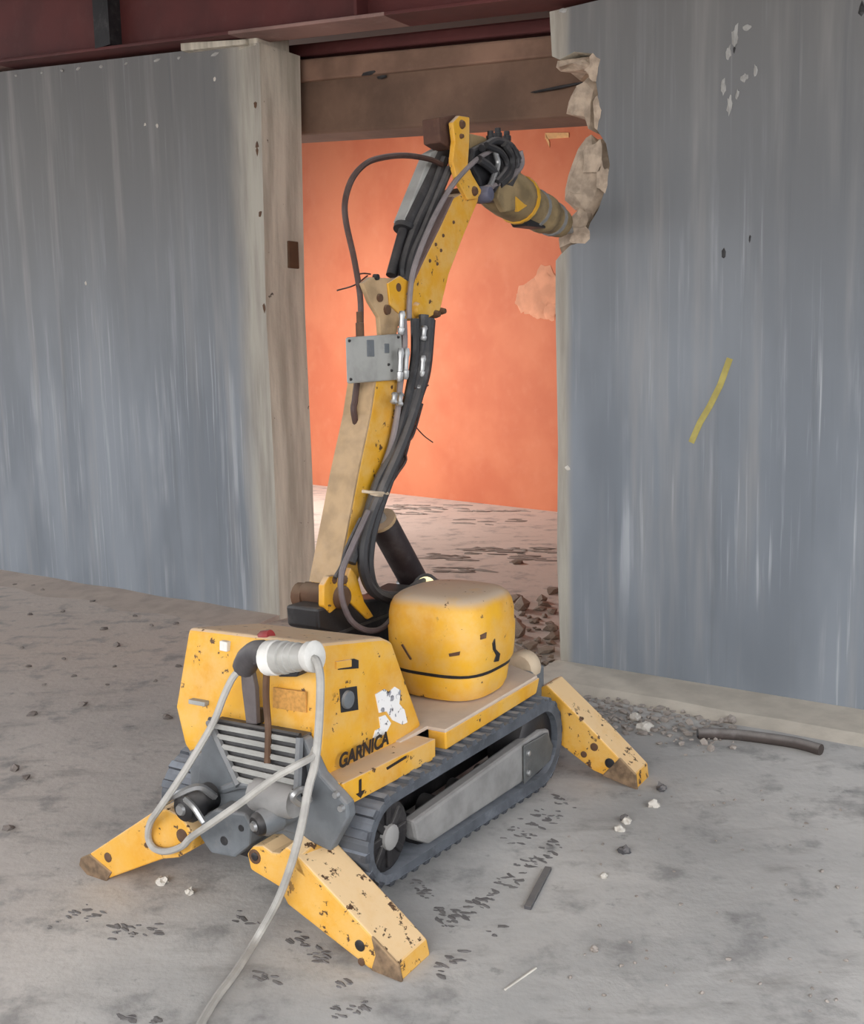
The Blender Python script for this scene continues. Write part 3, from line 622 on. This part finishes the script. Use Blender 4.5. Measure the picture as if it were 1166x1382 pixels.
# --- junction box on the boom
bx = MB(); q = [PW(x, y, -.12) for x, y in ((466, 455), (541, 450), (545, 512), (468, 518))]
bx = bx.prism([q[3], q[2], q[1], q[0]], -Wd*.05+Vector((.09, 0, 0))).build('junction_box', LGREY, R, bevel=.007)
for x, y, sx, sz in ((500, 470, .045, .06), (522, 470, .03, .035)):
    c = PW(x, y, -.119); MB().box(c, (sx, .004, sz)).build('plate', STEEL, bx, bevel=.002)
for x, y in ((471, 460), (537, 455), (473, 512), (538, 507), (524, 492), (528, 500)):
    c = PW(x, y, -.12); MB().lathe(c, c+Wd*.006, [(0, .006), (1, .004)], 8).build('screw', DARK, bx)
c = PW(486, 455, -.15); MB().lathe(c-Vector((0, 0, .01)), c+Vector((0, 0, .09)), [(0, .016), (.6, .016), (.62, .012), (1, .012)], 10).build('cable_gland', RUST, bx, True)
MB().tube([PW(x, y, -.18) for x, y in ((487, 440), (486, 400), (478, 350), (467, 300), (466, 270), (476, 240), (495, 220), (520, 212), (550, 210), (580, 215), (596, 222))], .011, 8).build('hydraulic_hose', BROWN, R, True)
MB().tube([PW(x, y, -.2) for x, y in ((482, 515), (479, 540), (478, 560), (492, 620))], .012, 8).build('hydraulic_hose', BROWN, R, True)
# --- upper arm
ua = sidepoly('upper_arm', [(549, 412), (553, 392), (572, 352), (595, 305), (612, 268), (626, 260), (648, 258), (645, 272), (625, 320), (606, 370), (594, 420), (574, 432), (556, 430)], Y_ARM, -.14, .11, R, .005)
strip([(551, 398), (572, 352), (595, 305), (613, 266)], -.14, -.25, .014, 'top_plate', plain('purple_grey_dust', (120, 98, 94), .9, 0, .4, lin((150, 126, 118))), ua)
for x, y in ((588, 330), (580, 352), (598, 318), (595, 338), (590, 356), (612, 300)):
    q = PW(x, y, -.139); MB().lathe(q, q+Wd*.004, [(0, .008), (1, .006)], 8).build('bolt', RUST, ua)
for x, y, r in ((562, 418, .03), (588, 424, .016), (596, 420, .014)):
    q = PW(x, y, -.139); MB().lathe(q-Wd*.14, q+Wd*.018, [(0, r), (.9, r), (1, r*.7)], 16).build('pin', Y_ARM if r > .02 else RUST, ua, True)
# arm cylinder with guard
a, c = PW(600, 196, -.24), PW(545, 310, -.24); d = PW(528, 372, -.24)
acy = MB().lathe(a, c, [(0, .03), (.04, .038), (.95, .038), (1, .03)], 18).build('arm_cylinder', DARK, R, True)
MB().lathe(c, d, [(0, .022), (1, .022)], 14).build('rod', DARK, acy, True)
MB().lathe(c.lerp(d, -.08), c.lerp(d, .02), [(0, .043), (1, .043)], 18).build('gland', BLACK, acy, True)
MB().prism([PW(x, y, -.225) for x, y in ((582, 206), (600, 196), (611, 202), (560, 296), (544, 300))], -Wd*.05).build('cylinder_guard', LGREY, acy, bevel=.005)
for x, y in ((585, 224), (570, 255), (600, 206), (604, 198)):
    q = PW(x, y, -.224); MB().lathe(q, q+Wd*.005, [(0, .009), (1, .007)], 8).build('bolt', DARK, acy)
MB().tube([PW(x, y, -.2) for x, y in ((600, 215), (582, 262), (560, 310), (545, 360), (548, 385))], .020, 8).build('hydraulic_hose', BLACK, R, True)
MB().tube([PW(x, y, -.17) for x, y in ((606, 228), (590, 266), (572, 310), (556, 350), (548, 400))], .017, 8).build('hydraulic_hose', HOSE, R, True)
GREYH = plain('grey_hose_sheath', (132, 122, 122), .6, 0, .2)
MB().tube([PW(x, y, -.125) for x, y in ((664, 202), (640, 218), (612, 248), (590, 285), (572, 325), (558, 365), (553, 400), (552, 430))], .011, 8).build('hydraulic_hose', GREYH, R, True)
# link at the head
ln = sidepoly('tilt_link', [(611, 165), (620, 156), (634, 158), (634, 190), (632, 222), (638, 236), (651, 258), (645, 268), (632, 270), (618, 244), (611, 218), (614, 190)], Y_ARM, -.125, .022, R, .005)
sidepoly('tilt_link', [(611, 165), (620, 156), (634, 158), (634, 190), (632, 222), (638, 236), (651, 258), (645, 268), (632, 270), (618, 244), (611, 218), (614, 190)], Y_ARM, -.255, .022, R, .005)
for x, y, r in ((623, 168, .018), (640, 258, .02), (622, 184, .01)):
    q = PW(x, y, -.124); MB().lathe(q-Wd*.16, q+Wd*.012, [(0, r), (.95, r), (1, r*.7)], 14).build('pin', RUST, ln, True)
sidepoly('head_plate', [(592, 158), (614, 154), (622, 160), (618, 188), (610, 202), (594, 192)], plain('rusty_head_plate', (84, 54, 42), .8, 0, .3, lin((150, 120, 90))), -.16, .08, R, .006)
sidepoly('hose_shield', [(634, 180), (652, 184), (664, 190), (656, 204), (640, 214), (634, 208)], TAN, -.17, .07, R, .004)
# --- breaker
sidepoly('breaker_bracket', [(640, 200), (660, 190), (684, 186), (702, 202), (706, 228), (696, 254), (676, 272), (654, 266), (646, 240), (636, 222)], BLACK, -.14, .12, R, .012)
B0, B1 = PW(668, 252, -.2), PW(760, 304, -.2); bx_ = (B1-B0).normalized()
brk = MB().lathe(B0-bx_*.03, B1, [(0, .085), (.05, .1), (.2, .108), (.36, .104), (.38, .092), (.62, .085), (.64, .094), (.7, .094), (.72, .082), (.86, .074), (.88, .078), (.95, .07), (1, .04)], 18).build('breaker_body', TAN, R, True)
for t, r in ((.30, .112), (.52, .094), (.8, .085)):
    p = B0.lerp(B1, t); MB().lathe(p, p+bx_*.02, [(0, r), (1, r)], 18).build('clamp_ring', Y_ARM if t < .4 else FRAME, brk, True)
pp = pick(773, 313, WP+WN*.0, WN); tipl = loc(pp)
MB().lathe(B1-bx_*.05, tipl, [(0, .03), (.7, .028), (1, .008)], 12).build('chisel', SILVER, brk, True)
sidepoly('tool_lug', [(706, 244), (716, 252), (712, 278), (700, 286), (694, 268)], Y_ARM, -.11, .02, brk, .004)
sidepoly('tool_lug', [(676, 246), (696, 252), (696, 284), (682, 286), (672, 268)], TAN, -.1, .03, brk, .006)
MB().prism([PW(x, y, -.16) for x, y in ((704, 290), (746, 300), (744, 309), (712, 305))], -Wd*.08).build('underside_shade', DARK, brk, bevel=.006)  # dark slab put in as the shadowed bottom of the breaker body
for px, r, m, w in (([(668, 204), (672, 222), (664, 244), (660, 254)], .012, SILVER, -.11), ([(702, 204), (704, 222), (690, 238), (668, 250), (656, 254)], .013, GREYH, -.11),
                 ([(680, 194), (690, 212), (688, 236), (674, 250)], .016, BLACK, -.105), ([(650, 200), (668, 190), (688, 196), (700, 214)], .016, HOSE, -.12),
                 ([(646, 215), (660, 225), (672, 240), (664, 256)], .018, HOSE, -.115), ([(656, 196), (676, 206), (684, 226), (670, 246)], .014, BLACK, -.10),
                 ([(690, 196), (698, 216), (694, 240), (684, 256)], .013, HOSE, -.115)):
    MB().tube([PW(x, y, w) for x, y in px], r, 8).build('hydraulic_hose', m, R, True)
for x, y in ((672, 186), (684, 190), (662, 190)): MB().lathe(PW(x, y, -.16), PW(x, y, -.16)+Vector((0, 0, .04)), [(0, .02), (.5, .02), (.55, .014), (1, .014)], 8).build('hose_fitting', DARK, R)
q = PW(657, 262, -.115); MB().lathe(q-Wd*.03, q+Wd*.02, [(0, .035), (.8, .035), (1, .028)], 14).build('hose_block', plain('blue_grey_block', (92, 92, 110), .6, 0, .3), R, True)
# --- hoses along the boom
def hose(px, r, m, w): return MB().tube([PW(x, y, w) for x, y in px], r, 8).build('hydraulic_hose', m, R, True)
hose([(572, 425), (570, 470), (562, 520), (552, 560), (538, 610), (524, 650), (510, 690), (500, 730), (498, 770), (510, 800), (545, 806)], .020, HOSE, -.10)
hose([(580, 430), (576, 480), (566, 530), (550, 580), (534, 620), (516, 660), (500, 700), (490, 740), (492, 775), (506, 800), (535, 812)], .020, HOSE, -.085)
hose([(560, 430), (560, 480), (552, 530), (541, 575), (528, 615), (510, 650), (497, 690), (484, 730), (474, 760)], .018, BLACK, -.11)
hose([(566, 440), (568, 500), (556, 545), (545, 590), (530, 640)], .02, BLACK, -.13)
hose([(586, 432), (580, 500), (568, 540), (556, 580), (545, 620), (530, 645), (515, 660)], .006, BROWN, -.10)
hose([(548, 555), (543, 600), (546, 620), (536, 640), (522, 660)], .005, BROWN, -.12)
hose([(570, 545), (556, 590), (540, 600), (548, 620), (532, 645)], .005, BROWN, -.09)
hose([(578, 520), (566, 526), (560, 524)], .003, BROWN, -.09); hose([(560, 575), (572, 588), (584, 597)], .0025, BROWN, -.09)
hose([(497, 690), (472, 745), (461, 775), (461, 805), (472, 835), (492, 850), (515, 848), (535, 828)], .011, plain('purple_grey_hose', (104, 92, 94), .5, 0, .3), -.08)
hose([(487, 700), (468, 740), (462, 762), (452, 780)], .008, BLACK, -.10)
hose([(545, 430), (546, 470), (540, 520), (536, 560), (528, 600), (514, 640)], .012, GREYH, -.118)
for x, y0, y1 in ((543, 420, 452), (541, 470, 515), (549, 470, 512), (541, 530, 548), (533, 530, 545), (573, 440, 460), (571, 480, 510), (566, 520, 540)):
    MB().lathe(PW(x, y0, -.085), PW(x-2, y1, -.085), [(0, .010), (.15, .014), (.3, .010), (.7, .010), (.72, .014), (.9, .014), (1, .009)], 8).build('hose_fitting', SILVER, R, True)
for y, x0, x1 in ((665, 489, 523), (668, 500, 518)): MB().tube([PW(x0, y-2, -.075), PW((x0+x1)/2, y, -.055), PW(x1, y+1, -.08)], .006, 6).build('hose_clamp', LUGC, R, True)
# --- socket on the hood
A0, A1, A2 = PL(345, 892, .06), PL(378, 884, .055), PL(428, 886, .05)
sk = MB().tube([PL(330, 900, .08), PL(338, 886, .065), PL(352, 880, .055), A1.lerp(A0, .6)], .036, 12, 4).build('cable_elbow', plain('dark_grey_plastic', (70, 66, 68), .6, 0, .3), R, True)
MB().prism([PL(x, y, .075) for x, y in ((324, 902), (338, 900), (344, 930), (346, 978), (332, 978), (326, 930))], Vector((.02, 0, 0))).build('socket_bracket', plain('grey_bracket', (96, 88, 88), .6, 0, .3), R, bevel=.003)
MB().prism([PL(x, y, .06) for x, y in ((372, 905), (406, 902), (400, 914), (376, 914))], Vector((.05, 0, 0))).build('socket_mount', BLACK, R, bevel=.004)
MB().tube([PL(360, 898, .07), PL(359, 940, .07), PL(362, 985, .055), PL(361, 1030, .03)], .010, 8).build('rod', RUST, R, True)
MB().lathe(PL(351, 862, .17), PL(366, 858, .17), [(0, .016), (.3, .022), (1, .018)], 14).build('stop_button', RED, R, True)
# ---------------------------------------------------------------- power cable with plug, and the grey line round the outrigger
def to_w(p): return RO+FW*p.x+WD*(-p.y)+Vector((0, 0, p.z))
pc = empty('power_cable', to_w(A2), 0, 'grey power cable hanging from a white ringed plug and trailing to the floor in front', 'cable')
def wparent(o, par): o.parent = par; o.matrix_parent_inverse = par.matrix_basis.inverted(); return o
def L(p): return to_w(p)
a0, a1, a2 = to_w(A1.lerp(A0, .5)), to_w(A1), to_w(A2)
GL = plain('pale_plug_plastic', (176, 174, 168), .4, 0, .4)
wparent(MB().lathe(a0, a0.lerp(a2, .22), [(0, .044), (.1, .05), (.9, .05), (1, .046)], 20).build('plug_collar', WHITE, None, True), pc)
wparent(MB().lathe(a0.lerp(a2, .2), a0.lerp(a2, .8), [(0, .044), (.05, .047), (.3, .047), (.32, .041), (.5, .043), (.52, .040), (.7, .041), (.72, .038), (1, .036)], 20).build('plug_body', GL, None, True), pc)
wparent(MB().lathe(a0.lerp(a2, .8), a2, [(0, .036), (.2, .042), (.8, .044), (1, .034)], 20).build('plug_ring', WHITE, None, True), pc)
wparent(MB().tube([to_w(PL(x, y, l)) for x, y, l in ((420, 888, .045), (427, 892, .03), (432, 912, .03), (432, 945, .03), (430, 985, .02), (425, 1030, 0), (416, 1066, -.03), (408, 1110, -.06), (398, 1150, -.05), (385, 1190, -.035), (371, 1223, -.05))] + [ floor_pt(348, 1264, .03), floor_pt(318, 1312, .012), floor_pt(290, 1350, .012), floor_pt(262, 1398, .012), floor_pt(240, 1440, .012)], .0115, 8).build('cable_sheath', ROPE, None, True), pc)
o = MB().tube([to_w(PL(x, y, l)) for x, y, l in ((326, 902, .06), (314, 915, .05), (302, 940, .04), (288, 975, .03), (262, 1020, -.01), (238, 1058, -.06), (216, 1090, -.07), (203, 1110, -.03), (200, 1130, -.015), (208, 1145, -.015), (225, 1149, -.02), (246, 1142, -.03), (258, 1130, -.06), (290, 1108, -.10), (330, 1080, -.10), (370, 1050, -.09), (400, 1033, -.06), (420, 1022, -.01), (426, 1010, .03))], .0105, 8).build('grey_line', ROPE, None, True)
tag(o, 'pale grey line slung from the hood socket round the left outrigger and back up', 'cable')
# ---------------------------------------------------------------- things on the floor
def rock(name, p, r, m, label, group=None, seed=0, flat=.7):
    o = MB().lump((0, 0, r*flat*.55), (r, r*.8, r*flat), seed, 2, .45, seed*1.3).build(name, m); o.location = p; return tag(o, label, 'stone', group)
protos = []
for k in range(6): protos.append(None)
def scatter(pts, label, group, cat_m, name):
    for i, (p, r) in enumerate(pts):
        key = (name, i % 5)
        if key not in PRO:
            PRO[key] = MB().lump((0, 0, .42), (1, .75, .6), i+11, 1, .55).build(name, cat_m); o = PRO[key]; o.location = p
        else: o = PRO[key].copy(); COL.objects.link(o); o.location = p
        o.scale = (r, r, r*random.uniform(.6, 1)); o.rotation_euler = (0, 0, random.uniform(0, 6)); tag(o, label, 'stone', group)
PRO = {}
pts = []
for i in range(700):
    t = random.random(); x = 795+t*185+random.uniform(-18, 18); y = 950+t*34+random.gauss(0, 15)
    p = floor_pt(x, max(y, 942+t*28)); r = random.uniform(.008, .026)
    if all((p-q).length > (r+t2)*.95 for q, t2 in pts): pts.append((p, r))
scatter(pts, 'small grey stone in the rubble strewn before the right grey wall', 'rubble at the foot of the right wall', STONE, 'rubble_stone')
pts = []
for i in range(900):
    x = random.uniform(690, 750); y = 908-abs(random.gauss(0, 34)); p = floor_pt(x, y); r = random.uniform(.02, .09)
    if all((p-q).length > (r+t)*.95 for q, t in pts): pts.append((p, r))
scatter(pts, 'lump of broken concrete heaped in the doorway behind the front outrigger', 'rubble heap in the doorway', plain('brown_rubble', (128, 110, 96), .95, 0, .5, lin((176, 160, 146)), .5, 14), 'concrete_lump')
pts = []
for x, y in ((20, 790), (45, 792), (58, 798), (125, 812), (165, 808), (215, 818), (40, 830), (85, 826), (140, 850), (182, 832), (205, 845), (238, 842), (158, 872), (38, 900), (100, 913), (60, 925), (155, 900), (210, 920), (240, 900), (225, 970), (112, 952), (45, 965), (20, 1040), (35, 1050), (12, 1120), (145, 925), (86, 890), (30, 875)):
    pts.append((floor_pt(x, y), random.uniform(.012, .03)))
scatter(pts, 'small dark clod lying on the dusty floor before the left wall', 'clods on the floor at left', plain('grey_clod', (112, 104, 100), .95, 0, .6, lin((150, 138, 130)), .3), 'dirt_clod')
pts = []
for i in range(60):
    x = random.uniform(760, 1160); y = random.uniform(1040, 1370); pts.append((floor_pt(x, y), random.uniform(.004, .009)))
scatter(pts, 'tiny pebble scattered on the floor right of the robot', 'pebbles at right', STONE, 'pebble')
for i, (x, y, r, m, lab) in enumerate(((219, 1192, .022, PALE, 'white chip under the left outrigger, the larger of two'), (256, 1206, .016, PALE, 'small pale chip on the floor right below the left outrigger foot'),
        (882, 1088, .022, PALE, 'pale stone with a dark side nearest the front outrigger foot'), (846, 1110, .02, PALE, 'pale stone beside a dark one, below the front outrigger foot'), (836, 1121, .016, PALE, 'small pale stone left of the paired stones at right'),
        (893, 1066, .024, DIRT, 'dark clod just below the tip of the front outrigger'), (843, 1107, .018, DIRT, 'dark clod touching a pale stone right of the track'), (843, 1151, .022, DIRT, 'flat dark clod alone right of the track marks'),
        (815, 1184, .014, PALE, 'pale pebble on the open floor right of the dark strip'), (870, 985, .035, PALE, 'largest pale stone in the rubble at the right wall'), (858, 972, .03, PALE, 'second pale stone in the rubble, behind the largest'), (802, 1283, .012, STONE, 'lone pebble on the open floor at lower right'),
        (985, 975, .03, STONE, 'grey stone beside the left end of the brown pipe'))):
    rock('stone', floor_pt(x, y), r, m, lab, None, i+20)
q = [floor_pt(x, y, .022) for x, y in ((942, 990), (985, 991), (1030, 996), (1075, 1003), (1108, 1012))]
o = empty('bent_pipe', q[0]-Vector((0, 0, .022)), 0, 'dark brown bent pipe lying before the right wall', 'pipe')
wparent(MB().tube(q, .024, 12).build('pipe_body', plain('dark_brown_pipe', (72, 62, 58), .7, 0, .5), None, True), o)
wparent(MB().lathe(q[0]+(q[0]-q[1]).normalized()*-.002, q[0]+(q[0]-q[1]).normalized()*.004, [(0, .019), (1, .018)], 12).build('open_end', BLACK), o)
def bar(name, a, c, w, h, m, label, cat):
    a, c = floor_pt(*a), floor_pt(*c); d = (c-a); n = Vector((-d.y, d.x, 0)).normalized()*w/2
    o = MB().prism([a+n, c+n, c-n, a-n], Vector((0, 0, h))).build(name, m, None, bevel=.002); return tag(o, label, cat)
bar('rubber_strip', (712, 1228), (740, 1174), .022, .012, DIRT, 'short dark strip lying on the floor right of the track marks', 'strip')
bar('thin_stick', (681, 1337), (724, 1307), .006, .005, PALE, 'thin pale stick on the floor near the bottom right', 'stick')
# mud pressed out by the track treads, and scuffs: uncountable crumbs
b = MB(); rnd = random.Random(4)
def smear(x, y, lx, ly, ang, nn):
    for k in range(nn):
        u, v = rnd.uniform(-1, 1), rnd.uniform(-1, 1); px = x+lx*u*math.cos(ang)-ly*v*math.sin(ang); py = y+lx*u*math.sin(ang)+ly*v*math.cos(ang)
        p = floor_pt(px, py); r = rnd.uniform(.004, .015); b.lump((p.x, p.y, .0), (r*1.5, r*.6, .0025), k+x, 1, .6, -.5+rnd.uniform(-.5, .5))
for k in range(17): smear(618+k*8.5, 1238-k*6.2+rnd.uniform(-4, 4), 10, 3, .9, 4)
for k in range(13): smear(690+k*6, 1130-k*4+rnd.uniform(-8, 8), 14, 3, .45, 4)
for x, y, lx, ly, a, nn in ((470, 1362, 26, 8, -.2, 16), (360, 1322, 20, 7, .3, 10), (600, 1305, 14, 8, -.8, 9), (625, 1290, 9, 4, -.8, 4), (90, 1238, 32, 5, -.4, 12), (185, 1255, 38, 10, -.15, 22), (130, 1235, 20, 4, -.4, 6),
                          (420, 1280, 30, 10, .6, 26), (460, 1330, 16, 5, -.4, 6), (330, 1240, 30, 8, .3, 8), (600, 1238, 18, 9, 1.0, 18), (570, 1200, 18, 8, .9, 14), (170, 1374, 12, 6, 0, 6), (215, 1378, 10, 6, 0, 6), (670, 1255, 12, 5, -.7, 5)):
    smear(x, y, lx, ly, a, nn)
tag(b.build('mud_crumbs', DIRT), 'dark mud crumbs left in rows by the tracks on the grey floor', 'mud', None, 'stuff')
b = MB()
for x, y, lx, nn in ((585, 683, 60, 26), (660, 686, 50, 16), (690, 744, 70, 26), (600, 752, 35, 14), (620, 770, 30, 10), (560, 690, 30, 8), (720, 755, 25, 10), (650, 705, 60, 8)):
    for k in range(nn):
        p = floor_pt(x+rnd.uniform(-lx, lx), max(y+rnd.uniform(-5, 5), 682+(x-585)*.11)); r = rnd.uniform(.02, .07); b.lump((p.x, p.y, .0), (r*2.2, r*.5, .012), k+x, 1, .5, -.4+rnd.uniform(-.3, .3))
tag(b.build('dust_ridges', plain('brown_dust_ridge', (120, 110, 104), .95, 0, .5, lin((176, 162, 152)), .3, 6)), 'dark ridges of dust across the floor of the room behind', 'dust', None, 'stuff')
